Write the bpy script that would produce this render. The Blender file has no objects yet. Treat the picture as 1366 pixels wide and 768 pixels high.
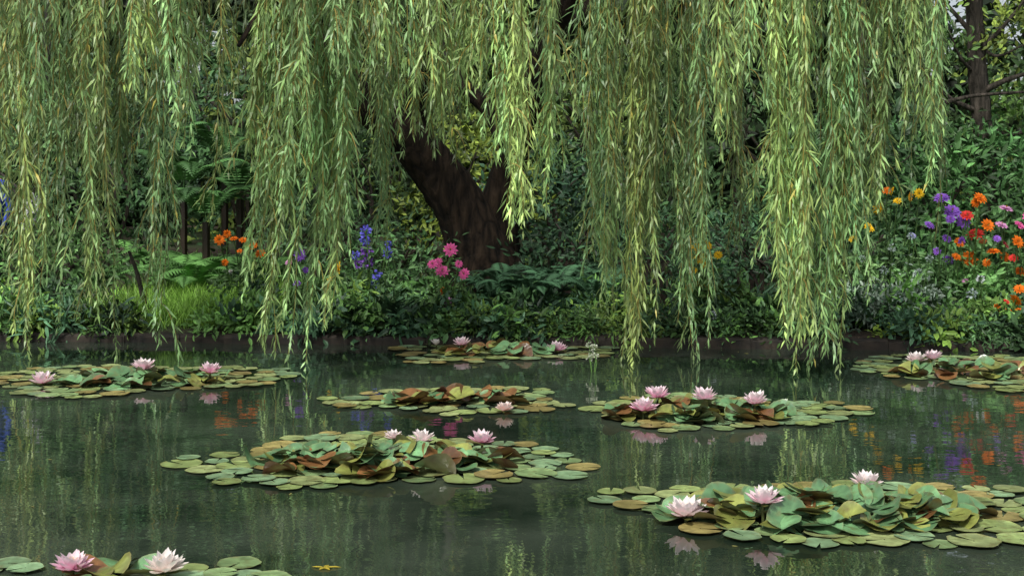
import bpy, math, numpy as np
rng=np.random.default_rng(11)
F=1700.;H=1.5
U=rng.uniform
def W(px,py,D): return np.array([(px-683)/F*D, D, H-(py-255)/F*D])
def OW(px,py,z=0.0):
    D=(H-z)*F/(py-255); return np.array([(px-683)/F*D,D,z])
def bankY(x):
    x=np.clip(x,-60,60); return 12.75-0.086*(x+5.1)
def gz(x,y):
    d=y-bankY(x)
    return 0.10+np.clip(d,0,14)*0.024+np.clip(d-3,0,8)*.035
def nrm(a): return a/np.maximum(np.linalg.norm(a,axis=-1,keepdims=True),1e-9)

# ---------------------------------------------------------------- mesh builder
class MB:
    def __init__(s): s.V=[];s.T=[];s.C=[];s.M=[];s.n=0
    def add(s,V,T,C,m=0):
        V=np.asarray(V,float).reshape(-1,3);T=np.asarray(T,int).reshape(-1,3)
        C=np.asarray(C,float)
        if C.ndim==1: C=np.tile(C,(len(V),1))
        s.V.append(V);s.T.append(T+s.n);s.C.append(C[:,:3]);s.M.append(np.full(len(T),m));s.n+=len(V)
    def leaves(s,P,A,N,L,Wd,C,kind='n',bend=0.15,m=0):
        P=np.asarray(P,float);n=len(P)
        if n==0:return
        A=nrm(np.asarray(A,float));N=np.asarray(N,float)
        S=nrm(np.cross(N,A));N=np.cross(A,S)
        L=np.broadcast_to(L,(n,));Wd=np.broadcast_to(Wd,(n,));C=np.broadcast_to(C,(n,3))
        if kind=='n':
            t=np.array([0,.38,.38,1]);w=np.array([0,.5,-.5,0]);h=np.array([0,.0,.0,-1.])*bend
            f=[[0,2,1],[1,2,3]];cb=np.array([.9,1,1,1.12])
        elif kind=='b':
            t=np.array([0,.3,.3,.66,.66,1,.48]);w=np.array([0,.46,-.46,.38,-.38,0,0]);h=np.array([0,0,0,-.25*bend,-.25*bend,-bend,-.06])
            f=[[6,0,2],[6,2,4],[6,4,5],[6,5,3],[6,3,1],[6,1,0]];cb=np.array([.8,1,1,1,1,1.1,.88])
        else:
            t=np.array([0,0,.4,.4,.75,.75,1]);w=np.array([.3,-.3,.5,-.5,.35,-.35,0]);h=-bend*t**2
            f=[[0,1,3],[0,3,2],[2,3,5],[2,5,4],[4,5,6]];cb=np.array([.6,.6,.9,.9,1.1,1.1,1.2])
        k=len(t)
        V=P[:,None]+A[:,None]*(L[:,None]*t)[:,:,None]+S[:,None]*(Wd[:,None]*w)[:,:,None]+N[:,None]*(L[:,None]*h)[:,:,None]
        T=(np.arange(n)*k)[:,None,None]+np.array(f)[None]
        CC=C[:,None]*cb[None,:,None]
        s.add(V.reshape(-1,3),T.reshape(-1,3),CC.reshape(-1,3),m)
    def tube(s,pts,rad,col,sides=6,m=0,rough=0.0):
        pts=np.asarray(pts,float);n=len(pts);rad=np.broadcast_to(rad,(n,))
        tg=nrm(np.gradient(pts,axis=0))
        ref=np.array([0.,1,0]) if abs(tg[0][1])<.9 else np.array([1.,0,0])
        a=nrm(np.cross(tg,ref));b=np.cross(tg,a)
        th=np.arange(sides)/sides*2*np.pi
        rd=rough*rng.normal(size=(1,sides))*1.2+rough*.5*rng.normal(size=(n,sides))
        R=rad[:,None]*(1+rd)
        V=pts[:,None]+a[:,None]*(R*np.cos(th))[:,:,None]+b[:,None]*(R*np.sin(th))[:,:,None]
        i=np.arange(n-1)[:,None]*sides;j=np.arange(sides)[None];k=(j+1)%sides
        q=np.stack([i+j,i+k,i+k+sides,i+j+sides],-1).reshape(-1,4)
        T=np.concatenate([q[:,[0,1,2]],q[:,[0,2,3]]])
        s.add(V.reshape(-1,3),T,col,m)
    def build(s,name,mats,smooth=False,parent=None):
        V=np.concatenate(s.V);T=np.concatenate(s.T);C=np.concatenate(s.C);M=np.concatenate(s.M)
        me=bpy.data.meshes.new(name)
        me.vertices.add(len(V));me.vertices.foreach_set('co',V.astype(np.float32).ravel())
        me.loops.add(len(T)*3);me.loops.foreach_set('vertex_index',T.astype(np.int32).ravel())
        me.polygons.add(len(T));me.polygons.foreach_set('loop_start',(np.arange(len(T))*3).astype(np.int32))
        me.polygons.foreach_set('material_index',M.astype(np.int32))
        me.polygons.foreach_set('use_smooth',np.full(len(T),smooth))
        me.update(calc_edges=True)
        ca=me.color_attributes.new('Col','FLOAT_COLOR','POINT')
        ca.data.foreach_set('color',np.concatenate([np.clip(C,0,1),np.ones((len(C),1))],1).astype(np.float32).ravel())
        for m in mats: me.materials.append(m)
        ob=bpy.data.objects.new(name,me);bpy.context.scene.collection.objects.link(ob)
        if parent: ob.parent=parent
        return ob
def smoothpath(pts,k=6):
    pts=np.asarray(pts,float);n=len(pts);out=[]
    P=np.vstack([2*pts[0]-pts[1],pts,2*pts[-1]-pts[-2]])
    for i in range(n-1):
        p0,p1,p2,p3=P[i:i+4]
        for t in np.arange(k)/k:
            out.append(.5*((2*p1)+(-p0+p2)*t+(2*p0-5*p1+4*p2-p3)*t*t+(-p0+3*p1-3*p2+p3)*t**3))
    out.append(pts[-1]);return np.array(out)

# ---------------------------------------------------------------- materials
def newmat(name):
    m=bpy.data.materials.new(name);m.use_nodes=True;nt=m.node_tree;nt.nodes.clear()
    o=nt.nodes.new('ShaderNodeOutputMaterial');return m,nt,o
def foliage(name,rough=.5,trans=.3,spec=.4,back=None,nscale=6.,bump=0.0,vary=.35,mottle=None):
    m,nt,o=newmat(name);N=nt.nodes.new;L=nt.links.new
    at=N('ShaderNodeAttribute');at.attribute_name='Col'
    ge=N('ShaderNodeNewGeometry')
    no=N('ShaderNodeTexNoise');no.inputs['Scale'].default_value=nscale;no.inputs['Detail'].default_value=2
    L(ge.outputs['Position'],no.inputs['Vector'])
    mr=N('ShaderNodeMapRange');mr.inputs[1].default_value=.3;mr.inputs[2].default_value=.7
    mr.inputs[3].default_value=1-vary;mr.inputs[4].default_value=1+vary;L(no.outputs[0],mr.inputs[0])
    vm=N('ShaderNodeVectorMath');vm.operation='SCALE';L(at.outputs['Color'],vm.inputs[0]);L(mr.outputs[0],vm.inputs['Scale'])
    col=vm.outputs[0]
    if mottle:
        n3=N('ShaderNodeTexNoise');n3.inputs['Scale'].default_value=22;n3.inputs['Detail'].default_value=6;L(ge.outputs['Position'],n3.inputs['Vector'])
        m3=N('ShaderNodeMapRange');m3.inputs[1].default_value=.52;m3.inputs[2].default_value=.72;m3.inputs[3].default_value=0;m3.inputs[4].default_value=.65;L(n3.outputs[0],m3.inputs[0])
        x3=N('ShaderNodeMix');x3.data_type='RGBA';L(m3.outputs[0],x3.inputs['Factor']);L(col,x3.inputs['A']);x3.inputs['B'].default_value=(*mottle,1);col=x3.outputs['Result']
    if back is not None:
        mx=N('ShaderNodeMix');mx.data_type='RGBA'
        L(ge.outputs['Backfacing'],mx.inputs['Factor'])
        L(col,mx.inputs['A'])
        v2=N('ShaderNodeMix');v2.data_type='RGBA';v2.inputs['Factor'].default_value=back[0]
        L(col,v2.inputs['A']);v2.inputs['B'].default_value=(*back[1],1);L(v2.outputs['Result'],mx.inputs['B'])
        col=mx.outputs['Result']
    b=N('ShaderNodeBsdfPrincipled');b.inputs['Roughness'].default_value=rough;b.inputs['Specular IOR Level'].default_value=spec
    L(col,b.inputs['Base Color'])
    if bump>0:
        n2=N('ShaderNodeTexNoise');n2.inputs['Scale'].default_value=40;L(ge.outputs['Position'],n2.inputs['Vector'])
        bp=N('ShaderNodeBump');bp.inputs['Strength'].default_value=bump;bp.inputs['Distance'].default_value=.01
        L(n2.outputs[0],bp.inputs['Height']);L(bp.outputs[0],b.inputs['Normal'])
    if trans>0:
        tr=N('ShaderNodeBsdfTranslucent');L(col,tr.inputs['Color'])
        ms=N('ShaderNodeMixShader');ms.inputs[0].default_value=trans
        L(b.outputs[0],ms.inputs[1]);L(tr.outputs[0],ms.inputs[2]);L(ms.outputs[0],o.inputs[0])
    else: L(b.outputs[0],o.inputs[0])
    return m
M_willow=foliage('willow_leaf',.42,.22,.45,back=(.4,(.40,.50,.25)),nscale=1.2,vary=.25)
M_leaf=foliage('garden_leaf',.5,0,.35,nscale=1.6,vary=.5)
M_petal=foliage('petal',.6,.25,.2,nscale=20,vary=.1)
M_pad=foliage('lily_pad_leaf',.28,0,.8,back=(.72,(.10,.04,.022)),nscale=14,bump=.3,vary=.3,mottle=(.13,.10,.035))
M_lily=foliage('water_lily_petal',.5,.35,.3,nscale=10,vary=.05)

def bark(name,c1,c2,scale=9):
    m,nt,o=newmat(name);N=nt.nodes.new;L=nt.links.new
    ge=N('ShaderNodeNewGeometry');mp=N('ShaderNodeMapping');mp.inputs['Scale'].default_value=(1,1,.22);mp.inputs['Rotation'].default_value=(0,math.radians(-22),0)
    L(ge.outputs['Position'],mp.inputs[0])
    v=N('ShaderNodeTexVoronoi');v.inputs['Scale'].default_value=scale*1.3;v.feature='DISTANCE_TO_EDGE';L(mp.outputs[0],v.inputs['Vector'])
    n=N('ShaderNodeTexNoise');n.inputs['Scale'].default_value=scale*1.6;n.inputs['Detail'].default_value=9;n.inputs['Roughness'].default_value=.7;L(mp.outputs[0],n.inputs['Vector'])
    mu=N('ShaderNodeMath');mu.operation='MULTIPLY_ADD';L(v.outputs[0],mu.inputs[0]);mu.inputs[1].default_value=.8;L(n.outputs[0],mu.inputs[2])
    r=N('ShaderNodeValToRGB');r.color_ramp.elements[0].color=(*c1,1);r.color_ramp.elements[1].color=(*c2,1);r.color_ramp.elements[0].position=.42;r.color_ramp.elements[1].position=.85
    L(mu.outputs[0],r.inputs[0])
    b=N('ShaderNodeBsdfPrincipled');b.inputs['Roughness'].default_value=.9;b.inputs['Specular IOR Level'].default_value=.2;L(r.outputs[0],b.inputs['Base Color'])
    bp=N('ShaderNodeBump');bp.inputs['Strength'].default_value=1;bp.inputs['Distance'].default_value=.1
    L(mu.outputs[0],bp.inputs['Height']);L(bp.outputs[0],b.inputs['Normal']);L(b.outputs[0],o.inputs[0]);return m
M_bark=bark('willow_bark',(.004,.003,.002),(.045,.030,.019),7)
M_bark2=bark('grey_bark',(.03,.028,.022),(.13,.11,.09))

def groundmat():
    m,nt,o=newmat('ground_soil_grass');N=nt.nodes.new;L=nt.links.new
    ge=N('ShaderNodeNewGeometry')
    n=N('ShaderNodeTexNoise');n.inputs['Scale'].default_value=.5;n.inputs['Detail'].default_value=8;L(ge.outputs['Position'],n.inputs['Vector'])
    n2=N('ShaderNodeTexNoise');n2.inputs['Scale'].default_value=25;n2.inputs['Detail'].default_value=6;L(ge.outputs['Position'],n2.inputs['Vector'])
    r=N('ShaderNodeValToRGB');e=r.color_ramp.elements;e[0].color=(.08,.055,.035,1);e[1].color=(.05,.10,.025,1);e[0].position=.45;e[1].position=.6
    L(n.outputs[0],r.inputs[0])
    mx=N('ShaderNodeMix');mx.data_type='RGBA';mx.blend_type='MULTIPLY';mx.inputs['Factor'].default_value=.8
    L(r.outputs[0],mx.inputs['A']);L(n2.outputs[0],mx.inputs['B'])
    b=N('ShaderNodeBsdfPrincipled');b.inputs['Roughness'].default_value=.95;L(mx.outputs['Result'],b.inputs['Base Color'])
    bp=N('ShaderNodeBump');bp.inputs['Strength'].default_value=.8;bp.inputs['Distance'].default_value=.03;L(n2.outputs[0],bp.inputs['Height']);L(bp.outputs[0],b.inputs['Normal'])
    L(b.outputs[0],o.inputs[0]);return m
def watermat():
    m,nt,o=newmat('pond_water');N=nt.nodes.new;L=nt.links.new
    ge=N('ShaderNodeNewGeometry')
    n=N('ShaderNodeTexNoise');n.inputs['Scale'].default_value=.7;n.inputs['Detail'].default_value=8;n.inputs['Roughness'].default_value=.62;L(ge.outputs['Position'],n.inputs['Vector'])
    r=N('ShaderNodeValToRGB');e=r.color_ramp.elements;e[0].color=(.010,.020,.012,1);e[1].color=(.060,.080,.056,1);e[0].position=.38;e[1].position=.68
    L(n.outputs[0],r.inputs[0])
    b=N('ShaderNodeBsdfPrincipled');b.inputs['Roughness'].default_value=.02;b.inputs['IOR'].default_value=2.15
    L(r.outputs[0],b.inputs['Base Color'])
    mp=N('ShaderNodeMapping');mp.inputs['Scale'].default_value=(1,1.5,1);L(ge.outputs['Position'],mp.inputs[0])
    w=N('ShaderNodeTexNoise');w.inputs['Scale'].default_value=3.5;w.inputs['Detail'].default_value=3;L(mp.outputs[0],w.inputs['Vector'])
    bp=N('ShaderNodeBump');bp.inputs['Strength'].default_value=.09;bp.inputs['Distance'].default_value=.02
    L(w.outputs[0],bp.inputs['Height']);L(bp.outputs[0],b.inputs['Normal']);L(b.outputs[0],o.inputs[0]);return m
def stonemat(name,c1,c2):
    m,nt,o=newmat(name);N=nt.nodes.new;L=nt.links.new
    ge=N('ShaderNodeNewGeometry')
    n=N('ShaderNodeTexNoise');n.inputs['Scale'].default_value=7;n.inputs['Detail'].default_value=9;L(ge.outputs['Position'],n.inputs['Vector'])
    r=N('ShaderNodeValToRGB');e=r.color_ramp.elements;e[0].color=(*c1,1);e[1].color=(*c2,1);e[0].position=.35;e[1].position=.7
    L(n.outputs[0],r.inputs[0])
    b=N('ShaderNodeBsdfPrincipled');b.inputs['Roughness'].default_value=.8;L(r.outputs[0],b.inputs['Base Color'])
    bp=N('ShaderNodeBump');bp.inputs['Strength'].default_value=.7;bp.inputs['Distance'].default_value=.02;L(n.outputs[0],bp.inputs['Height']);L(bp.outputs[0],b.inputs['Normal'])
    L(b.outputs[0],o.inputs[0]);return m

# ---------------------------------------------------------------- ground, water, kerb
def grid(name,xs,rowsf,mat):
    b=MB();V=[];nr=None
    for x in xs:
        r=rowsf(x);nr=len(r);V+= [(x,y,z) for y,z in r]
    T=[]
    for i in range(len(xs)-1):
        for j in range(nr-1):
            a=i*nr+j;c=a+nr;T+=[(a,c,c+1),(a,c+1,a+1)]
    b.add(V,T,(1,1,1));return b.build(name,[mat],True)
xs=[-400,-120,-61,-60]+list(np.linspace(-40,-14,10))+list(np.linspace(-13,13,80))+list(np.linspace(14,40,10))+[60,61,120,400]
def rows(x):
    by=float(bankY(x));pit=-.6 if abs(x)<60.5 else .12
    r=[(-400,.12),(-40,.12),(0,.12),(2.0,.12),(2.4,pit),(by+.05,pit),(by+.12,.07)]
    for d in list(np.linspace(.3,14,40)):
        r.append((by+d,float(gz(x,by+d))+.02*math.sin(x*2.1+d*1.7)*math.sin(d*2.3-x)))
    return r+[(60,.71),(400,.71)]
grid('ground',xs,rows,groundmat())
grid('pond_water',[-60]+list(np.linspace(-20,20,20))+[60],lambda x:[(2.15,0),(6,0),(float(bankY(x))+.08,0)],watermat())
kb=MB();x=-30.
while x<30:
    l=U(.3,.7);x2=x+l-.004
    y1=float(bankY(x));y2=float(bankY(x2));dz=U(-.012,.012);dy=U(-.015,.015)
    nn=7
    prof=[(0,-.4),(0,.065),(.012,.085),(.03,.093),(.2,.095),(.22,.085),(.22,0)]
    V=[];T=[]
    for i in range(nn):
        t=i/(nn-1);e=.006 if i in(0,nn-1) else 0
        for (py,pz) in prof:
            V.append((x+(x2-x)*t,y1+(y2-y1)*t+py+dy+rng.normal()*.006,pz+dz-(e if pz>0 else 0)+rng.normal()*.004))
    k=len(prof)
    for i in range(nn-1):
        for j in range(k-1):
            a=i*k+j;c=a+k;T+=[(a,c,c+1),(a,c+1,a+1)]
    for s0 in(0,(nn-1)*k):
        for j in range(1,k-1): T.append((s0,s0+j,s0+j+1))
    kb.add(V,T,(1,1,1));x+=l
kb.build('pond_edge_kerb',[stonemat('edge_stone',(.008,.007,.005),(.045,.033,.022))])

# ---------------------------------------------------------------- willow
STEM=np.array([.42,.33,.09])
def strand(mb,p0,L,out=(0,0),lean=(0,0),leafL=.13,leafW=.016,col=(.12,.2,.07),sp=.0225,twigs=0,spread=(18,54),tl=(.2,.65)):
    L=max(L,.15);n=max(int(L/sp),6);t=np.linspace(0,1,n)
    ph=U(0,6.28,4);am=.015+.025*L/3
    p=np.empty((n,3))
    e=1-np.exp(-5*t*max(L,1)/2)
    p[:,0]=p0[0]+out[0]*e+lean[0]*t**1.6+am*np.sin(t*L*1.6+ph[0])*t+am*.4*np.sin(t*L*5+ph[1])*t
    p[:,1]=p0[1]+out[1]*e+lean[1]*t**1.6+am*np.sin(t*L*1.4+ph[2])*t
    p[:,2]=p0[2]-L*t+.12*np.hypot(*out)*np.sin(np.pi*np.minimum(t*3,1))
    tg=nrm(np.gradient(p,axis=0))
    u=nrm(np.cross(tg,[0,1.,0.001]));v=np.cross(tg,u)
    az=np.arange(n)*2.4+U(0,6)+rng.normal(0,.5,n)
    R=u*np.cos(az)[:,None]+v*np.sin(az)[:,None]
    th=np.radians(U(spread[0],spread[1],n))[:,None]
    A=tg*np.cos(th)+R*np.sin(th)+np.array([0,0,-.12])
    N=R*np.cos(th)-tg*np.sin(th)+rng.normal(0,.35,(n,3))
    ln=leafL*U(.6,1.2,n)*(1-.45*np.clip((t-.8)/.2,0,1))
    c=np.asarray(col)[None]*U(.6,1.4,(n,1))
    c=c*(1+.3*np.clip((t-.7)/.3,0,1))[:,None]
    yel=(U(0,1,n)<.01)[:,None];c=np.where(yel,np.array([.5,.44,.10]),c)
    mb.leaves(p,A,N,ln,leafW*U(.75,1.2,n),c,'n',bend=.14)
    st=p[::max(1,n//12)]
    mb.tube(st,np.linspace(.005,.0018,len(st)),STEM*U(.6,1.2),3)
    for _ in range(twigs):
        i=int(U(.05,.92)*n);l=min(U(*tl),L*(1-t[i])+.15);a=U(0,6.28);r=U(.05,.22)
        strand(mb,p[i],l,out=(r*np.cos(a),r*np.sin(a)),leafL=leafL*.9,leafW=leafW*.95,col=col,sp=sp)
def tress(mb,xt,xb,wt,wb,yb,n,D,bright=1.,ysp=.27,Dsp=.35,z0=None,twigs=4,hue=0.):
    for k in range(n):
        q=U(-1,1);d=D+U(-Dsp,Dsp)
        pt=W(xt+q*wt,0,d);zt=(z0 if z0 else pt[2]+U(.3,.9))
        y=yb-(abs(q)**1.3*.5+U(0,1)**1.4)*ysp*yb if k else yb
        qb=q+U(-.35,.35)
        pb=W(xb+qb*wb,y,d)
        L=zt-max(pb[2],.03)
        b=bright*U(.65,1.25);g=U(-.02,.035);c=np.array([.235+hue+g,.39,.14-hue*.5-g*.5])*b  # bright puts light into leaf colour: front tresses lit, rear ones shaded
        strand(mb,(pt[0],d,zt),L,lean=(pb[0]-pt[0],U(-.1,.1)),col=c,twigs=twigs,leafL=.155,leafW=.0195)
wil=MB()
T=[ # xt,xb,wt,wb,yb,n,D,bright
(40,48,24,11,474,7,11.0,.85),(8,6,16,12,330,4,11.4,.8),(80,66,14,9,435,4,11.4,.85),(122,134,20,14,476,8,11.0,.9),
(165,160,14,11,320,4,11.5,.75),(207,206,12,8,458,5,11.3,.85),(250,242,12,7,205,4,10,1.0),(178,178,9,5,105,3,9.6,1.15),
(295,295,8,5,290,2,12.3,.75),(100,100,95,85,240,13,11.7,.6),
(425,385,58,56,496,23,10.8,1.05),(350,328,16,12,215,5,10.6,1.05),(445,448,26,26,350,6,10.6,1.1),(410,400,50,50,260,6,10.4,1.1),
(512,513,11,7,335,4,12,.75),(555,552,36,32,185,7,11,.85),(505,520,22,20,240,5,12.2,.65),(600,590,22,20,200,5,12.4,.65),(622,622,24,22,130,4,10.4,1.05),(664,668,9,5,215,3,10,1.15),
(697,692,13,7,312,6,9.8,1.35),(733,730,9,6,280,4,10,1.2),
(795,805,22,16,410,7,11.4,.85),(845,843,38,30,496,14,11.2,.85),(915,925,28,22,496,10,11.2,.85),(875,880,55,52,330,8,11.4,.75),
(985,985,14,12,330,4,12.2,.65),(960,960,8,5,180,3,9.6,1.15),(1002,1002,10,7,110,3,9.8,1.15),
(1055,1060,34,24,502,15,10.1,1.25),(1108,1092,38,30,502,16,10.3,1.2),(1138,1146,16,12,400,5,10.5,1.1),
(1180,1172,17,10,285,6,10.6,1.05),(1240,1243,14,8,240,5,10.8,1.05),(1210,1212,13,9,165,4,10.4,1.1)]
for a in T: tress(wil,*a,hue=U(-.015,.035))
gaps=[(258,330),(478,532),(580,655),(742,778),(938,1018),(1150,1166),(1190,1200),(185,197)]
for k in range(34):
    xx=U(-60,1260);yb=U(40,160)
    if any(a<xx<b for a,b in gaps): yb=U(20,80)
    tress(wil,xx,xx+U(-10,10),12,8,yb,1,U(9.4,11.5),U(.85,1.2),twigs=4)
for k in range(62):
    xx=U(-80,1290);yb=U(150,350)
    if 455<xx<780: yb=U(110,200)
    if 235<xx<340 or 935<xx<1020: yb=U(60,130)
    tress(wil,xx,xx+U(-15,15),14,10,yb,1,U(12.5,14.5),U(.3,.5),twigs=3)  # rear layer, leaf colour darkened to look less lit
# crown above the view
c0=np.array([-.3,14.5,4.0])
for k in range(400):
    a=U(0,6.28);r=np.sqrt(U(0,1))
    x_=c0[0]+8.2*r*np.cos(a);y_=c0[1]+5.6*r*np.sin(a)
    zt=c0[2]+4.2*np.sqrt(max(0,1-r*r))+U(-.3,.2)
    zb=max(H+.155*y_+U(.05,1.2),zt-2.4)
    if zt-zb<.3: zb=zt-.3
    strand(wil,(x_,y_,zt),zt-zb,out=(U(-.4,.4),U(-.4,.4)),col=np.array([.14,.23,.08])*U(.7,1.1),twigs=2,sp=.05,leafL=.2,leafW=.04)
tr=MB();BK=(1,1,1)
def limb(pts,rad,m=0,sides=18,rough=.045):
    tr.tube(smoothpath(pts),np.interp(np.linspace(0,1,(len(pts)-1)*6+1),np.linspace(0,1,len(pts)),rad),BK,sides,m,rough)
TD=15.2
limb([W(650,385,TD),W(640,335,TD),W(620,285,TD),W(585,232,TD-.1),W(548,188,TD-.3),W(490,140,TD-.6),W(430,75,TD-1),W(360,-30,TD-1.6),W(280,-160,TD-2.2)],[.56,.37,.31,.27,.24,.18,.16,.14,.08])
limb([W(648,365,TD+.2),W(662,290,TD+.15),W(676,230,TD+.1),W(700,160,TD),W(730,60,TD-.5),W(790,-60,TD-1.2),W(900,-170,TD-2.5)],[.45,.25,.19,.17,.15,.12,.07])
limb([W(560,200,TD-.2),W(552,150,TD-.3),W(562,90,TD-.6),W(590,10,TD-1.2),W(610,-110,TD-2.5)],[.18,.14,.12,.10,.06])
limb([W(684,215,TD),W(655,150,TD+.2),W(620,115,TD+.3),W(600,60,TD+.5),W(570,-60,TD+1)],[.12,.10,.08,.07,.04])
for e,ps in enumerate([(-6,11.2,5.2),(-4,10.2,5.4),(-2,10.0,5.3),(0.2,10,5.4),(1.5,10.6,5.6),(2.8,10.4,5.4),(4.4,10.8,5.0),(6.5,12.5,5.2),(-7,14,5.4),(5,17,6),(-4,18.,6)]):
    ps=np.array(ps);st=W([360,360,600,600,790,900,900,900,360,730,430][e],[-30,-30,0,0,-60,-170,-170,-170,-30,60,75][e],[13.6,13.6,14,14,14,12.7,12.7,12.7,13.6,14.7,14.2][e])
    mid=(st+ps)/2+np.array([0,0,.7])
    limb([st,mid,ps,ps+(ps-mid)*.4-np.array([0,0,.5])],[.12,.09,.05,.015],sides=7)
for (a,b_) in [((345,12,12.5),(318,62,12.3)),((352,0,12.5),(345,90,12.6))]:
    limb([W(a[0],a[1]-60,a[2]),W(*a),W(*b_)],[.05,.04,.02],sides=6)
limb([W(870,-20,13),W(860,60,13),W(838,140,13.2)],[.035,.025,.012],sides=6)
willow=bpy.data.objects.new('weeping_willow_tree',None);bpy.context.scene.collection.objects.link(willow)
tr.build('trunk_and_limbs',[M_bark],True,willow)
wil.build('hanging_foliage',[M_willow],False,willow)

# ---------------------------------------------------------------- generic plants
GB=1.95
def bush(mb,c,rad,n,L,Wd,col,kind='b',cs=.18,up=.6,m=0,k=None,low=-.3):
    c=np.asarray(c,float);rad=np.asarray(rad,float);k=k or max(4,n//45)
    d=nrm(rng.normal(size=(k,3)));d[:,2]=np.where(d[:,2]<low,-d[:,2],d[:,2])
    cc=c+d*rad*U(.55,1.0,(k,1));ct=U(.35,1.55,k)
    i=rng.integers(0,k,n);off=rng.normal(0,cs,(n,3))*np.array([1,1,.8])
    P=cc[i]+off;o=nrm((P-c)/rad)
    A=nrm(o*.7+rng.normal(0,.6,(n,3))+np.array([0,-.1,-.15]));N=np.array([0,-.3,up])+rng.normal(0,.45,(n,3))+o*.3
    C=GB*np.asarray(col)[None]*(ct[i]*U(.7,1.3,n))[:,None]
    mb.leaves(P,A,N,L*U(.6,1.3,n),Wd*U(.7,1.2,n),C,kind,.2,m)
def fern(mb,base,n,L,col,tilt=None):
    base=np.asarray(base,float)
    for k in range(n):
        a=U(0,6.28);h=np.array([np.cos(a),np.sin(a),0]);l=L*U(.7,1.1);s=U(.5,.85);t=np.linspace(0.02,1,26)
        p=base+h*(l*s*t)[:,None]+np.array([0,0,1.])*(l*(1.15*t-.85*t*t*U(.8,1.2)))[:,None]
        tg=nrm(np.gradient(p,axis=0));sd=nrm(np.cross(tg,[0,0,1.]))
        pl=l*.2*np.sin(np.pi*np.clip(t*.85+.13,0,1))
        c=np.asarray(col)*U(.7,1.3)*2.0
        for sg in(-1,1):
            A=sd*sg+tg*.35+np.array([0,0,-.1]);N=np.cross(tg,sd)*-1+rng.normal(0,.1,(26,3));N[:,2]=np.abs(N[:,2])
            mb.leaves(p[3:],A[3:],N[3:],pl[3:],l*.035,c,'n',.15)
        mb.tube(p[::5],.003,c*.6,3)
def grass(mb,P,L,col,w=.008,sp=.5):
    n=len(P);A=np.array([0,0,1.])+rng.normal(0,sp*.5,(n,3))*[1,1,.2];az=U(0,6.28,n)
    N=np.stack([np.cos(az),np.sin(az),np.full(n,.3)],1)
    mb.leaves(P,A,N,L*U(.6,1.3,n),w,np.asarray(col)[None]*U(.6,1.4,(n,1)),'s',U(.1,.6))
def head(mb,p,r,col,kind='zin',nv=(0,-.8,.6),m=1):
    p=np.asarray(p,float);nv=nrm(np.array(nv)+rng.normal(0,.35,3));col=np.asarray(col)
    u=nrm(np.cross(nv,[1,.1,0]));v=np.cross(nv,u)
    if kind=='zin':
        for lay,(n,rr,up) in enumerate([(11,1,.1),(9,.75,.45),(6,.45,.9)]):
            a=np.arange(n)/n*6.283+lay*.3+rng.normal(0,.08,n);R=u*np.cos(a)[:,None]+v*np.sin(a)[:,None]
            mb.leaves(p+R*r*.1,R+nv*up,nv-R*up,r*rr,r*.55,col*U(.75,1.2,(n,1)),'b',.15,m)
        mb.leaves(np.tile(p+nv*r*.2,(5,1)),nrm(rng.normal(size=(5,3)))*.5+nv,u+np.zeros((5,3)),r*.3,r*.2,np.array([.5,.3,.02]),'n',0,m)
    elif kind=='daisy':
        n=9;a=np.arange(n)/n*6.283;R=u*np.cos(a)[:,None]+v*np.sin(a)[:,None]
        mb.leaves(np.tile(p,(n,1)),R+nv*.15,nv+0*R,r,r*.55,col*U(.85,1.1,(n,1)),'b',.1,m)
        a=a[:7];R=R[:7];mb.leaves(p+nv*r*.08+0*R,R+nv*.9,nv-R,r*.3,r*.2,np.array([.6,.35,.03]),'n',0,m)
    else:
        n=34;d=nrm(rng.normal(size=(n,3)));mb.leaves(p+d*r*.5,d+rng.normal(0,.5,(n,3)),rng.normal(size=(n,3)),r*.6,r*.4,col*U(.6,1.3,(n,1)),'b',.1,m)
def flower_plant(name,heads,leafcol,r=.055,foln=500,leafL=.09,leafW=.035,spread=.3,kind='zin',low=.0):
    mb=MB();hs=np.array([h[0] for h in heads])
    cx,cy=hs[:,0].mean(),hs[:,1].mean()+.1;g=float(gz(cx,cy))
    for h in heads:
        p=np.asarray(h[0],float);bx=cx+(p[0]-cx)*.35+U(-.04,.04);by=cy+U(-.08,.08)
        pts=smoothpath([(bx,by,g-.03),((bx+p[0])/2+U(-.04,.04),(by+p[1])/2,(g+p[2])/2),p],5)
        mb.tube(pts,.006,(.06,.12,.03),4)
        n=14;i=rng.integers(1,len(pts)-1,n);a=U(0,6.28,n)
        A=np.stack([np.cos(a),np.sin(a),U(-.1,.6,n)],1)
        mb.leaves(pts[i],A,np.array([0,-.2,1.])+rng.normal(0,.3,(n,3)),leafL*U(.6,1.2,n),leafW,GB*np.asarray(leafcol)*U(.6,1.3,(n,1)),'b',.25)
        head(mb,p,(h[2] if len(h)>2 else r)*U(.85,1.15),h[1],h[3] if len(h)>3 else kind)
    top=hs[:,2].mean()
    hh=max(.15,(top-g)*.5)
    bush(mb,(cx,cy+.05,g+hh*.55),(spread,.25,hh*.8),foln,leafL,leafW,leafcol,cs=.09)
    return mb.build(name,[M_leaf,M_petal])
OR=(.9,.22,.015);RD=(.8,.06,.05);PK=(.88,.16,.45);PU=(.36,.15,.72);YE=(.9,.58,.02);WH=(.75,.75,.72);BL=(.17,.16,.75);LP=(.8,.4,.68)
def hd(l,D,**k): return [(W(a[0],a[1],D+U(-.15,.15)),)+tuple(a[2:]) for a in l]
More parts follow.
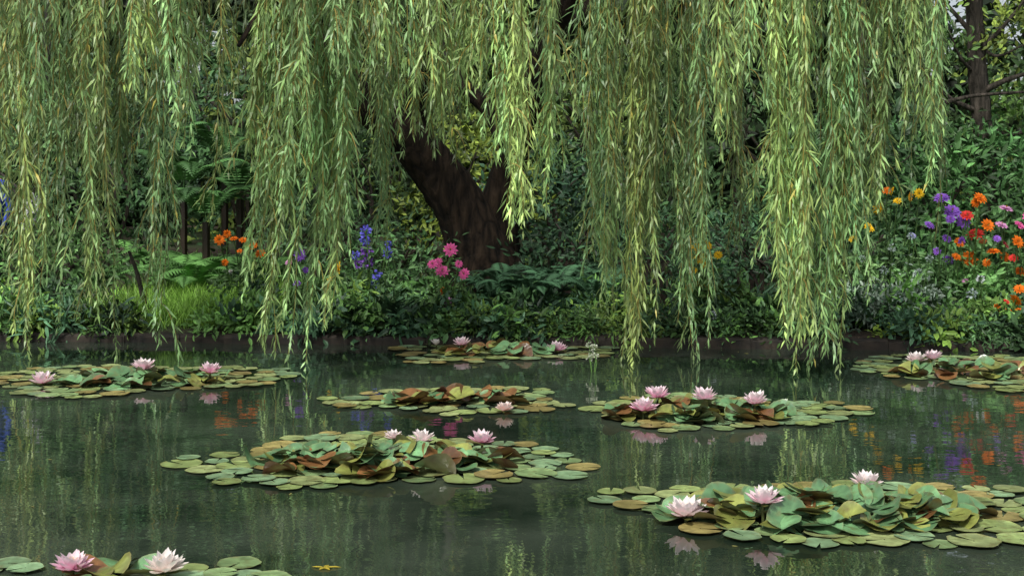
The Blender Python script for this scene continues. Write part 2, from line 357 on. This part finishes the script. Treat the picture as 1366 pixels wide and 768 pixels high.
flower_plant('orange_marigold_plant',hd([(293,320,OR),(303,312,OR,.045),(312,318,OR),(325,320,OR),(337,328,OR),(347,338,OR),(320,335,OR,.04),(300,350,OR,.04),(308,362,WH,.04,'daisy')],13.9),(.05,.1,.03),r=.055,foln=350,spread=.35)
flower_plant('blue_delphinium_plant',hd([(488,308,BL,.06,'ball'),(487,320,BL,.07,'ball'),(489,334,PU,.07,'ball'),(490,350,PU,.07,'ball'),(503,366,BL,.06,'ball'),(500,380,BL,.05,'ball'),(518,326,BL,.05,'ball'),(517,338,BL,.06,'ball'),(474,340,BL,.05,'ball'),(478,352,PU,.05,'ball')],13.4),(.05,.1,.035),foln=450,spread=.3)
flower_plant('purple_aster_plant',hd([(400,340,PU,.07),(396,378,PU,.05),(362,398,PU,.05),(408,360,PU,.04),(385,350,LP,.04)],13.6),(.05,.1,.03),foln=350)
flower_plant('yellow_zinnia_plant',hd([(452,358,YE,.07),(440,372,YE,.04)],13.2),(.05,.1,.03),foln=300)
flower_plant('pink_zinnia_plant',hd([(601,333,PK,.065),(577,352,PK,.06),(590,361,PK,.07),(584,350,PK,.05),(619,365,PK,.055),(590,388,OR,.05),(597,405,LP,.065),(612,352,PK,.04)],12.95),(.07,.14,.04),foln=500,spread=.28)
flower_plant('yellow_daylily_plant',hd([(932,343,YE,.07),(930,330,YE,.06),(940,352,YE,.05),(934,379,YE,.06),(925,360,YE,.05),(945,327,YE,.05),(958,340,YE,.05)],13.0),(.06,.12,.03),foln=300,spread=.25)
flower_plant('yellow_coneflower_plant',hd([(1160,303,YE,.065),(1171,278,YE,.06),(1183,254,OR,.05),(1215,262,(.8,.4,.03),.06),(1197,268,YE,.055),(1138,318,YE,.05),(1190,255,YE,.05),(1226,258,YE,.05)],13.6),(.07,.13,.045),foln=900,spread=.45)
flower_plant('purple_aster_plant',hd([(1256,264,PU,.08),(1270,282,PU,.08),(1268,292,PU,.06),(1285,296,PU,.07),(1263,318,PU,.06),(1265,346,PU,.06),(1283,322,PU,.05),(1240,300,PU,.05),(1290,288,(.5,.1,.6),.06),(1217,314,(.4,.4,.7),.05),(1250,335,PU,.045)],13.1),(.07,.14,.05),foln=900,spread=.4)
flower_plant('orange_zinnia_plant',hd([(1308,264,OR,.08),(1290,287,RD,.06),(1301,312,RD,.085),(1280,323,OR,.06),(1293,345,OR,.08),(1318,300,OR,.06),(1325,335,OR,.07),(1311,322,(.7,.3,.1),.05),(1302,270,OR,.05),(1276,342,OR,.045),(1316,350,OR,.05),(1288,375,LP,.04)],12.9),(.07,.15,.045),foln=900,spread=.4)
flower_plant('pink_zinnia_plant',hd([(1342,278,LP,.07),(1336,300,LP,.06),(1360,300,PK,.06),(1341,326,(.8,.15,.2),.06),(1358,322,OR,.07),(1340,342,OR,.06),(1362,362,OR,.07),(1385,330,OR,.06),(1372,290,PK,.06),(1352,344,RD,.05),(1330,318,PU,.045)],12.9),(.07,.15,.045),foln=900,spread=.4)
flower_plant('orange_marigold_plant',hd([(1355,400,OR,.07),(1362,414,OR,.06),(1347,418,OR,.055),(1375,395,OR,.06),(1330,410,OR,.045),(1360,385,OR,.05),(1343,402,RD,.04),(1308,372,(.7,.75,.75),.05,'ball'),(1296,392,(.5,.6,.6),.06,'ball')],12.3),(.1,.18,.04),foln=500,spread=.4)
flower_plant('silver_artemisia_plant',hd([(1190,330,(.45,.55,.5),.04,'ball'),(1215,315,(.45,.55,.5),.04,'ball'),(1240,345,(.45,.55,.5),.05,'ball'),(1180,360,(.4,.5,.45),.05,'ball'),(1225,365,(.5,.6,.55),.05,'ball'),(1150,345,(.4,.5,.45),.04,'ball'),(1185,410,(.4,.55,.5),.07,'ball'),(1200,395,(.4,.5,.45),.06,'ball')],12.7),(.17,.22,.17),foln=1800,leafL=.07,leafW=.025,spread=.55)
flower_plant('white_hydrangea_plant',hd([(945,432,(.5,.55,.6),.07,'ball'),(950,420,(.5,.55,.6),.05,'ball')],12.4),(.06,.12,.05),foln=250,spread=.2)
flower_plant('white_hydrangea_plant',hd([(45,268,(.7,.7,.72),.09,'ball'),(42,285,(.7,.7,.72),.1,'ball'),(38,300,(.7,.7,.72),.08,'ball')],15.),(.05,.09,.03),foln=400,spread=.3)
wf=MB();b0=OW(791,496,0.0)
for (px,py) in [(786,460),(793,463),(789,470),(795,474),(786,478)]:
    p=W(px,py,b0[1]);wf.tube([b0-[0,0,.1],(b0+p)/2+[U(-.02,.02),0,0],p],.003,(.1,.2,.05),4);head(wf,p,.03,(.6,.65,.5),'ball')
wf.build('white_flower_spike',[M_leaf,M_petal])

# ground cover along the edge
gc=MB()
for k in range(150):
    px=U(300,1420) if k<118 else U(-60,200);d=U(12.5,14.0)
    x_=(px-683)/F*d;by=float(bankY(x_));edge=k%2==0;y_=by+(U(.1,.28) if edge else U(.3,1.4));g=float(gz(x_,y_))
    col=np.array([[.045,.10,.035],[.07,.15,.035],[.03,.07,.035],[.10,.17,.03]][rng.integers(0,4)])*U(.45,1.15)
    h=U(.1,.32)*(.6 if edge else 1);s_=U(.7,1.5)
    bush(gc,(x_,y_,g+h*.35),(U(.2,.45),.17 if edge else .25,h),int(U(180,300)/s_),U(.06,.11)*s_,U(.02,.045)*s_,col,cs=.08)
gc.build('ground_cover_plants',[M_leaf])
gl=MB()
for (px,py,n) in [(1235,435,14),(1270,430,12),(1320,438,12),(1180,440,10),(1210,420,8)]:
    p=W(px,py,12.35);a=U(0,6.28,n*4);m_=n*4
    A=np.stack([np.cos(a),np.sin(a),U(.2,.9,m_)],1);P=np.tile(p-[0,0,.1],(m_,1))+rng.normal(0,.05,(m_,3))
    gl.leaves(P,A,np.array([0,-.3,1.])+rng.normal(0,.2,(m_,3)),.17,.05,np.array([.27,.42,.06])*U(.6,1.2,(m_,1)),'b',.3)
gl.build('golden_hosta_plant',[M_leaf])
st=MB()
for k in range(30):
    px=[U(940,1025),U(460,560),U(1130,1180)][rng.integers(0,3)];p=W(px,430,13.0);p[1]+=U(-.3,.3);p[2]=float(gz(p[0],p[1]))
    n=26;a=U(0,6.28,n);A=np.stack([np.cos(a)*.6,np.sin(a)*.6,U(.5,1.3,n)],1)
    st.leaves(np.tile(p,(n,1))+rng.normal(0,.05,(n,3))*[1,1,0],A,np.stack([-np.cos(a)*.5,-np.sin(a)*.5,np.ones(n)],1),U(.35,.65,n),.05,np.array([.07,.15,.075])*U(.6,1.3,(n,1)),'s',.5)
st.build('daylily_leaf_clump',[M_leaf])
# ferns
fr=MB()
for (px,py,D,n,L,b) in [(290,325,15.5,16,1.3,1.2),(255,330,15,14,1.1,1.2),(320,335,16,14,1.3,1.1),(230,300,16.5,14,1.3,1.),(380,340,16,12,1.1,.8),
   (430,345,15,12,1.0,.7),(540,370,14.5,12,.9,.7),(110,330,15.5,12,1.0,.8),(1100,350,15,12,1.1,.7),(1000,340,15.5,12,1.2,.7)]:
    p=W(px,py,D);p[2]=float(gz(p[0],p[1]));fern(fr,p,n,L,np.array([.06,.14,.035])*b)
for (px,z,D,b) in [(275,.9,16.5,.9),(320,1.2,17,.8),(245,1.3,17.2,.8),(300,1.7,17.5,.7)]:
    p=W(px,300,D);p[2]=z+.2;fern(fr,p,12,1.2,np.array([.05,.12,.035])*b);fr.tube([(p[0],p[1],.1),p],.05,(.03,.02,.012),6)
fr.build('fern_plant',[M_leaf])
fk=MB()
for k in range(40):
    px=U(625,815);d=U(13.2,14.6);p=W(px,380,d);p[2]=float(gz(p[0],p[1]))+(.0 if k%2 else .25);fern(fk,p,14,U(.35,.65),np.array([.035,.085,.04])*U(.6,1.2))
fk.build('dark_fern_shrub',[M_leaf])
# grass
gr=MB();n=9000
P=np.stack([U(-4.4,-2.5,n),U(0.25,3.2,n),np.zeros(n)],1);P[:,1]+=bankY(P[:,0]);P[:,2]=gz(P[:,0],P[:,1])
grass(gr,P,.28,(.22,.42,.06))
n=9000;P=np.stack([U(-9,9,n),U(1,8,n),np.zeros(n)],1);P[:,1]+=bankY(P[:,0]);P[:,2]=gz(P[:,0],P[:,1]);grass(gr,P,.1,(.14,.27,.055),w=.012)
gr.build('grass',[M_leaf])
sm=MB();sm.tube(smoothpath([W(205,440,13.2),W(193,405,13.2),W(183,365,13.1),W(172,335,13)]),np.linspace(.035,.015,19),(1,1,1),7)
sm.build('leaning_stem',[M_bark2],True)

# shrubs behind
def shrub(name,px,D,h,wx,n,L,Wd,col,cs=.22):
    mb=MB();x_=(px-683)/F*D;g=float(gz(x_,D));bush(mb,(x_,D,g+h*.5),(wx,.9,h*.55),n,L,Wd,col,cs=cs,low=-.9)
    for k in range(6): mb.tube(smoothpath([(x_+U(-.1,.1),D,g-.05),(x_+U(-.3,.3)*wx,D,g+h*.4),(x_+U(-.7,.7)*wx,D+U(-.3,.3),g+h*.85)]),np.linspace(.04,.012,13),(.05,.04,.03),5)
    mb.build(name,[M_leaf])
for a in [(20,17.5,2.4,1.4,2300,.13,.05,(.05,.10,.035)),(130,18.5,3.2,1.6,2300,.13,.05,(.035,.08,.03)),(330,19,3.6,1.8,2000,.18,.06,(.035,.08,.028)),
 (470,18,2.6,1.4,1700,.17,.05,(.035,.07,.025)),(560,20,3.2,1.5,2000,.13,.06,(.07,.11,.02)),(630,17.,2.3,.9,1500,.12,.05,(.10,.135,.02)),
 (740,17,1.8,1.3,2000,.14,.05,(.025,.06,.03)),(790,20,3.4,1.2,1500,.16,.06,(.07,.11,.025)),(860,18,3.0,1.7,2000,.18,.05,(.035,.07,.025)),(1010,18,2.8,1.5,2000,.14,.05,(.04,.085,.03)),
 (1140,16.5,2.0,1.2,2000,.14,.05,(.035,.085,.03)),(1240,16,1.7,1.1,2000,.16,.06,(.05,.12,.035)),(1330,16.5,1.9,1.3,2300,.16,.05,(.045,.11,.035)),(1420,15.5,1.8,1.2,1800,.14,.05,(.05,.11,.035))]:
    shrub('garden_shrub',*a)
for a in [(420,15.5,1.2,1.0,1400,.1,.04,(.035,.075,.03)),(520,15,.8,.9,1400,.1,.035,(.04,.09,.03)),(880,14.6,1.1,1.0,1600,.1,.035,(.035,.08,.035)),(1010,14.6,1.0,.9,1400,.1,.035,(.03,.075,.035)),(1120,14.3,1.0,.8,1400,.1,.035,(.035,.08,.03)),(60,15,.9,1.1,1500,.1,.04,(.05,.11,.03)),(770,15.4,1.1,.9,1400,.1,.035,(.03,.07,.03))]:
    shrub('garden_shrub',*a)
# background trees mass
bt=MB()
cols=[(.03,.06,.022),(.022,.05,.02),(.04,.07,.02),(.07,.10,.02),(.02,.045,.022)]
for k in range(95):
    x_=U(-16,16);d=U(21,26);z=U(.5,8.5)
    bush(bt,(x_,d,z),(U(1,2),1,U(.8,1.5)),400,.24,.10,cols[rng.integers(0,5)],cs=.32,low=-1)
for k in range(16):
    bush(bt,(U(7,11),U(20.5,23),U(1.8,6)),(1.1,.6,.8),260,.2,.09,[(.09,.13,.025),(.03,.06,.02),(.05,.09,.03)][k%3],cs=.3,low=-1)
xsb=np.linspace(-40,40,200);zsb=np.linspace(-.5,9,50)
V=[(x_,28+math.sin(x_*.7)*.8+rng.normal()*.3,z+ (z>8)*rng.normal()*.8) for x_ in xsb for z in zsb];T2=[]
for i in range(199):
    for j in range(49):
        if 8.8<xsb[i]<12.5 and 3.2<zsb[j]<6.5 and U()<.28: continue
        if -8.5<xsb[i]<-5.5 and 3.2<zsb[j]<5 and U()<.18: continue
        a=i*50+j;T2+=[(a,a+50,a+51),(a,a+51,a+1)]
bt.add(V,T2,(.012,.022,.009))  # dark sheet behind the leaves, added to block the sky light
for k in range(9):
    x_=-15+k*3.6+U(-1,1);bt.tube(smoothpath([(x_,23,0),(x_+U(-.3,.3),23,3),(x_+U(-.8,.8),23,8)]),np.linspace(.22,.1,13),(.03,.025,.02),8)
bt.build('background_trees',[M_leaf])
# right bare-branched tree
rt=MB();t2=MB()
def rb(p,r): rt.tube(smoothpath(p),np.linspace(r[0],r[1],(len(p)-1)*6+1),(1,1,1),8,0,.04)
D=16.5
rb([W(1330,370,D),W(1318,230,D),W(1306,120,D),W(1300,20,D),W(1295,-120,D)],(.15,.10))
rb([W(1306,150,D),W(1265,130,D-.2),W(1235,95,D-.4),W(1215,40,D-.6)],(.04,.012))
rb([W(1306,125,D),W(1340,108,D-.2),W(1380,95,D-.3)],(.05,.02));rb([W(1250,140,D-.3),W(1300,128,D-.5),W(1380,122,D-.6)],(.03,.015))
rb([W(1303,70,D),W(1335,40,D-.2),W(1375,-10,D-.3)],(.04,.015));rb([W(1301,50,D),W(1275,20,D),W(1240,-20,D)],(.04,.015))
rb([W(1310,160,D),W(1345,180,D-.2),W(1380,170,D-.4)],(.03,.012));rb([W(1303,100,D),W(1280,75,D-.2),W(1262,30,D-.3)],(.03,.01))
rb([W(1306,60,D),W(1330,75,D-.2),W(1366,60,D-.3)],(.025,.01))
for (px,py,r,c) in [(1355,40,.5,(.13,.18,.03)),(1350,160,.5,(.05,.1,.02)),(1275,65,.35,(.06,.12,.03)),(1330,-20,.8,(.1,.16,.03)),(1270,190,.5,(.03,.07,.02)),(1230,20,.5,(.05,.1,.03))]:
    bush(t2,W(px,py,D),(r,.5,r*.6),300,.1,.045,c,cs=.14,low=-1)
e=bpy.data.objects.new('broadleaf_tree',None);bpy.context.scene.collection.objects.link(e)
rt.build('trunk',[M_bark2],True,e);t2.build('crown',[M_leaf],False,e)

# ---------------------------------------------------------------- lily pads
def pad(mb,c,R,flat,rot,col,tilt=0,taz=0,curl=0,cph=0):
    seg=22;rings=np.array([.04,.35,.7,.92,1.0]);d=.13
    th=np.linspace(d,2*np.pi-d,seg);rr,tt=np.meshgrid(rings,th,indexing='ij')
    rad=rr*(1+.03*np.sin(5*tt+rot)+.02*np.sin(9*tt+rot*5))
    x=R*rad*np.cos(tt);y=R*rad*np.sin(tt)
    z=R*(curl*rr**2*np.cos(2*(tt-cph))+ (abs(curl)*.6*rr**2) +(.012 if flat else .04)*rr**3*np.sin(4*tt+rot*3)+(.03 if flat else .0)*(rr>.95))
    V=np.stack([x,y,z],-1).reshape(-1,3)
    cr,sr=np.cos(rot),np.sin(rot);V=V@np.array([[cr,sr,0],[-sr,cr,0],[0,0,1]])
    ct,s_=np.cos(tilt),np.sin(tilt);V=V@np.array([[ct,0,-s_],[0,1,0],[s_,0,ct]])
    ca,sa=np.cos(taz),np.sin(taz);V=V@np.array([[ca,sa,0],[-sa,ca,0],[0,0,1]])
    V=V+c
    nr=len(rings);T=[]
    for i in range(nr-1):
        for j in range(seg-1):
            a=i*seg+j;b=a+seg;T+=[(a,b,b+1),(a,b+1,a+1)]
    vein=1+.16*(np.arange(seg)%2)[None,:]*np.ones((nr,1))
    shade=vein*(1.1-.2*rr)
    C=np.asarray(col)[None]*shade.reshape(-1,1)
    edge=(rr>.97).reshape(-1,1);C=np.where(edge,C*.8+np.array([.12,.08,.03])*.6,C)
    mb.add(V,T,C)
def patch(x0,x1,y0,y1,nflat,inner,nra,hmax=.13,brown=.25,rs=1.):
    mb=MB();Df=H*F/(y1-255);Db=H*F/(y0-255);yc=(Df+Db)/2;ry=(Db-Df)/2
    xc=((x0+x1)/2-683)/F*yc;rx=(x1-x0)/2/F*yc
    pts=[]
    ph=U(0,6.28,3)
    for _ in range(nflat*14):
        if len(pts)>=nflat: break
        a=U(0,6.28);q=np.sqrt(U(0,1))*(1+.12*np.sin(3*a+ph[0])+.08*np.sin(5*a+ph[1]))
        R=U(.065,.12)*rs;x=xc+(rx-R)*q*np.cos(a);y=yc+(ry-R)*q*np.sin(a)
        if any((x-p[0])**2+(y-p[1])**2<(.74*(R+p[2]))**2 for p in pts): continue
        pts.append((x,y,R))
        c=np.array([[.26,.34,.12],[.22,.33,.14],[.30,.36,.15],[.2,.32,.17],[.30,.25,.09]][rng.integers(0,5)])*U(.65,1.15)
        pad(mb,np.array([x,y,.005+len(pts)%5*.0022]),R,True,U(0,6.28),c,tilt=U(0,.025),taz=U(0,6.28))
    ix0,ix1,iy0,iy1=inner
    Dfi=H*F/(iy1-255);Dbi=min(Db-.1,(H-hmax)*F/(iy0-255));yi=(Dfi+Dbi)/2;riy=max((Dbi-Dfi)/2,.2);xi=((ix0+ix1)/2-683)/F*yi;rix=(ix1-ix0)/2/F*yi
    for k in range(nra):
        a=U(0,6.28);q=np.sqrt(U(0,1))
        x=xi+rix*q*np.cos(a);y=yi+riy*q*np.sin(a);R=U(.075,.12)*rs
        z=.02+(hmax)*(1-q**1.5)*U(.1,1)
        u=U()
        if u<brown: c=np.array([.17,.08,.03])*U(.5,1.3)
        elif u<brown+.27: c=np.array([.22,.25,.06])*U(.55,1.2)
        else: c=np.array([.12,.25,.11])*U(.6,1.45)
        ta=U(0,6.28)
        tl=U(.03,.28) if U()<.72 else U(.3,.7)
        pad(mb,np.array([x,y,z]),R,False,U(0,6.28),c,tilt=tl,taz=ta,curl=U(.08,.34),cph=U(0,3.14))
    return mb.build('lily_pad_patch',[M_pad],True)
patch(-40,392,486,529,140,(85,300,490,520),42,.07,.10)
patch(505,822,450,486,100,(590,735,456,478),30,.07,.25)
patch(1145,1480,472,523,120,(1200,1400,476,510),52,.08,.12)
patch(436,770,516,556,100,(520,700,518,545),32,.07,.45)
patch(762,1157,527,576,130,(800,1050,529,566),60,.09,.16)
patch(228,790,580,656,210,(335,690,584,640),92,.09,.18)
patch(806,1560,640,733,280,(885,1310,644,712),130,.10,.2)
patch(-60,70,745,775,12,(40,60,760,765),0)
patch(60,420,745,830,28,(90,200,765,790),7,.02,.2)

# ---------------------------------------------------------------- lily flowers
def lily(px,py,wpx,col=(.80,.42,.55),inner=(.85,.68,.72),z=.0,openf=1.):
    z=z*.75
    c=OW(px,py+wpx*.18,z+.02);R=wpx/F*c[1]/2*1.18
    mb=MB();out=[(9,12,1.,.40),(9,32,.97,.40),(8,52,.9,.38),(7,68,.78,.34),(5,80,.6,.3)]
    ns=5
    spin=U(0,6.28);lx,ly=rng.normal(0,.1,2);op=U(-7,7)
    for w,(n,el,ln,wd) in enumerate(out):
        for k in range(n):
            a=spin+k/n*6.283+w*.35+rng.normal(0,.1);e=math.radians(min(88,max(5,el+op+rng.normal(0,7)+(1-openf)*35)))
            h=np.array([np.cos(a),np.sin(a),0]);up=nrm(np.array([lx,ly,1.]));sd=np.array([-np.sin(a),np.cos(a),0])
            L=R*ln*U(.85,1.05);t=np.linspace(0,1,ns)
            wprof=np.array([.35,.85,1.,.75,.03])*R*wd*.5
            cc=[];V=[]
            for i in range(ns):
                p=c+h*(R*.1)+h*L*np.sin(t[i]*1.0)/.95*np.cos(e)+up*L*(t[i]*np.sin(e)+.16*t[i]**2*np.cos(e))
                nv=-h*np.sin(e)+up*np.cos(e)
                for s in(-1,0,1):
                    V.append(p+sd*s*wprof[i]+nv*abs(s)*wprof[i]*.45)
                    f=min(1,w/2.5);base=np.array(col)*(1-f)+np.array(inner)*f
                    cc.append(base+ (np.array([.93,.88,.89])-base)*(.55*t[i]))
            T=[]
            for i in range(ns-1):
                for j in range(2):
                    q=i*3+j;T+=[(q,q+3,q+4),(q,q+4,q+1)]
            mb.add(V,T,np.array(cc))
    n=40;d=nrm(np.stack([rng.normal(size=n)*.5,rng.normal(size=n)*.5,np.ones(n)],1))
    mb.leaves(np.tile(c+[0,0,R*.1],(n,1)),d,rng.normal(size=(n,3)),R*.5,R*.06,np.array([.8,.5,.05]),'n',0)
    n=4;a=np.arange(n)*1.57
    mb.leaves(np.tile(c-[0,0,.006],(n,1)),np.stack([np.cos(a),np.sin(a),.12+0*a],1),np.array([0,0,1.])+np.zeros((n,3)),R*1.0,R*.4,np.array([.14,.16,.05]),'b',-.1)
    mb.tube([c-[0,0,.1+z],c],R*.08,(.1,.12,.04),6)
    mb.build('pink_water_lily',[M_lily],True)
P1=(.86,.34,.56);P2=(.88,.54,.66);P3=(.90,.68,.68);IN=(.92,.76,.81);IW=(.94,.88,.86)
for a in [(57,505,34,P2,IN),(192,487,33,P2,IW,.09),(280,492,30,P1,IN,.07),(617,456,24,P2,IN,.07),(743,463,27,P1,IN),(1222,477,28,P3,IW,.08),(1243,474,26,P2,IN,.08),
   (672,543,26,(.9,.58,.48),(.92,.75,.68)),(877,524,34,P1,IN,.12),(940,527,35,P2,IN,.11),(1007,532,35,P2,IW,.09),(858,541,38,P1,IN,.05),(643,584,36,P1,IN,.10),(563,582,34,P3,IW,.13),(525,580,24,P3,IW,.13),
   (915,678,56,P3,IW,.02),(1018,662,48,P2,IW,.11),(1157,641,42,P3,IW,.13),(97,750,52,P1,IN,.02),(219,752,56,(.9,.76,.7),(.95,.9,.84),.02)]:
    lily(*a)
lily(582,457,16,(.8,.75,.7),(.85,.85,.8),.05,.2)
fl=MB();p=OW(432,756,.006)
fl.leaves(np.tile(p,(5,1)),np.array([[1,.2,.05],[-1,.3,.05],[.3,1,0],[-.4,-.8,.05],[.7,-.7,.05]]),np.array([0,0,1.])+np.zeros((5,3)),np.array([.07,.055,.05,.03,.04]),.018,np.array([.5,.4,.05]),'b',.1)
for k in range(70):
    x_=U(-4,5);y_=U(5.2,12);fl.leaves([[x_,y_,.004]],[[U(-1,1),U(-1,1),0]],[[0,0,1.]],U(.015,.05),.009,np.array([.4,.38,.12])*U(.4,1),'b',.02)
fl.build('floating_leaves',[M_petal])

# ---------------------------------------------------------------- visitor at the left edge, mostly out of view
def person(px,D):
    x0=(px-683)/F*D;g=float(gz(x0,D))+.0
    J={'pel':(0,0,.95,.15),'sp':(0,0,1.15,.15),'ch':(0,0,1.36,.17),'nk':(0,0,1.52,.06),'hd':(0,0,1.66,.105),'hd2':(0,0,1.72,.09),
     'sl':(-.18,0,1.42,.07),'el':(-.25,0,1.14,.05),'wl':(-.24,-.1,.9,.035),'hl':(-.24,-.13,.81,.035),
     'sr':(.18,0,1.42,.07),'er':(.25,.0,1.14,.05),'wr':(.22,-.12,.92,.035),'hr':(.21,-.15,.83,.035),
     'tl':(-.1,0,.88,.1),'kl':(-.11,-.02,.5,.065),'al':(-.11,.02,.1,.045),'fl':(-.12,-.14,.04,.04),
     'tr':(.1,0,.88,.1),'kr':(.11,-.03,.5,.065),'ar':(.12,.04,.1,.045),'fr':(.13,-.12,.04,.04)}
    ks=list(J);E=[('pel','sp'),('sp','ch'),('ch','nk'),('nk','hd'),('hd','hd2'),('ch','sl'),('sl','el'),('el','wl'),('wl','hl'),('ch','sr'),('sr','er'),('er','wr'),('wr','hr'),
     ('pel','tl'),('tl','kl'),('kl','al'),('al','fl'),('pel','tr'),('tr','kr'),('kr','ar'),('ar','fr')]
    me=bpy.data.meshes.new('person');me.from_pydata([J[k][:3] for k in ks],[(ks.index(a),ks.index(b)) for a,b in E],[])
    ob=bpy.data.objects.new('person_in_blue_jacket',me);bpy.context.scene.collection.objects.link(ob)
    ob.location=(x0,D,g)
    ob.modifiers.new('Skin','SKIN')
    if me.skin_vertices:
        for i,k in enumerate(ks):
            me.skin_vertices[0].data[i].radius=(J[k][3],J[k][3]*.8)
        me.skin_vertices[0].data[0].use_root=True
    s=ob.modifiers.new('Sub','SUBSURF');s.levels=2;s.render_levels=2
    m,nt,o=newmat('clothes_and_skin');N=nt.nodes.new;L=nt.links.new
    tc=N('ShaderNodeTexCoord');sp=N('ShaderNodeSeparateXYZ');L(tc.outputs['Object'],sp.inputs[0])
    r=N('ShaderNodeValToRGB');r.color_ramp.interpolation='CONSTANT';e=r.color_ramp.elements
    e[0].color=(.02,.02,.03,1);e[1].position=.5;e[1].color=(.02,.05,.35,1)
    x1=e.new(.80);x1.color=(.5,.3,.22,1);x2=e.new(.93);x2.color=(.05,.03,.02,1)
    mm=N('ShaderNodeMath');mm.operation='MULTIPLY';mm.inputs[1].default_value=1/1.85;L(sp.outputs[2],mm.inputs[0]);L(mm.outputs[0],r.inputs[0])
    b=N('ShaderNodeBsdfPrincipled');b.inputs['Roughness'].default_value=.8;L(r.outputs[0],b.inputs['Base Color']);L(b.outputs[0],o.inputs[0])
    me.materials.append(m)
person(-14,15.4)

# ---------------------------------------------------------------- light, world, camera
sc=bpy.context.scene
w=bpy.data.worlds.new('World');sc.world=w;w.use_nodes=True;nt=w.node_tree
bg=nt.nodes['Background'];sky=nt.nodes.new('ShaderNodeTexSky');sky.sky_type='NISHITA';sky.sun_disc=False
el=math.radians(50);az=math.radians(206)
sky.sun_elevation=el;sky.sun_rotation=az;sky.dust_density=3
hs=nt.nodes.new('ShaderNodeHueSaturation');hs.inputs['Saturation'].default_value=.4
nt.links.new(sky.outputs[0],hs.inputs['Color']);nt.links.new(hs.outputs[0],bg.inputs['Color']);bg.inputs['Strength'].default_value=.14
sl=bpy.data.lights.new('sun','SUN');sl.energy=3.4;sl.angle=math.radians(10);sl.color=(1,.97,.90)
so=bpy.data.objects.new('sun',sl);sc.collection.objects.link(so)
from mathutils import Vector
d=Vector((math.sin(az)*math.cos(el),math.cos(az)*math.cos(el),math.sin(el)))
so.rotation_euler=d.to_track_quat('Z','Y').to_euler()
cam=bpy.data.cameras.new('camera');co=bpy.data.objects.new('camera',cam);sc.collection.objects.link(co)
co.location=(0,0,H);co.rotation_euler=(math.radians(90),0,0);cam.sensor_width=36;cam.lens=36*F/1366
cam.shift_y=-(384-255)/1366;cam.clip_end=1500
sc.camera=co
sc.view_settings.view_transform='Standard'
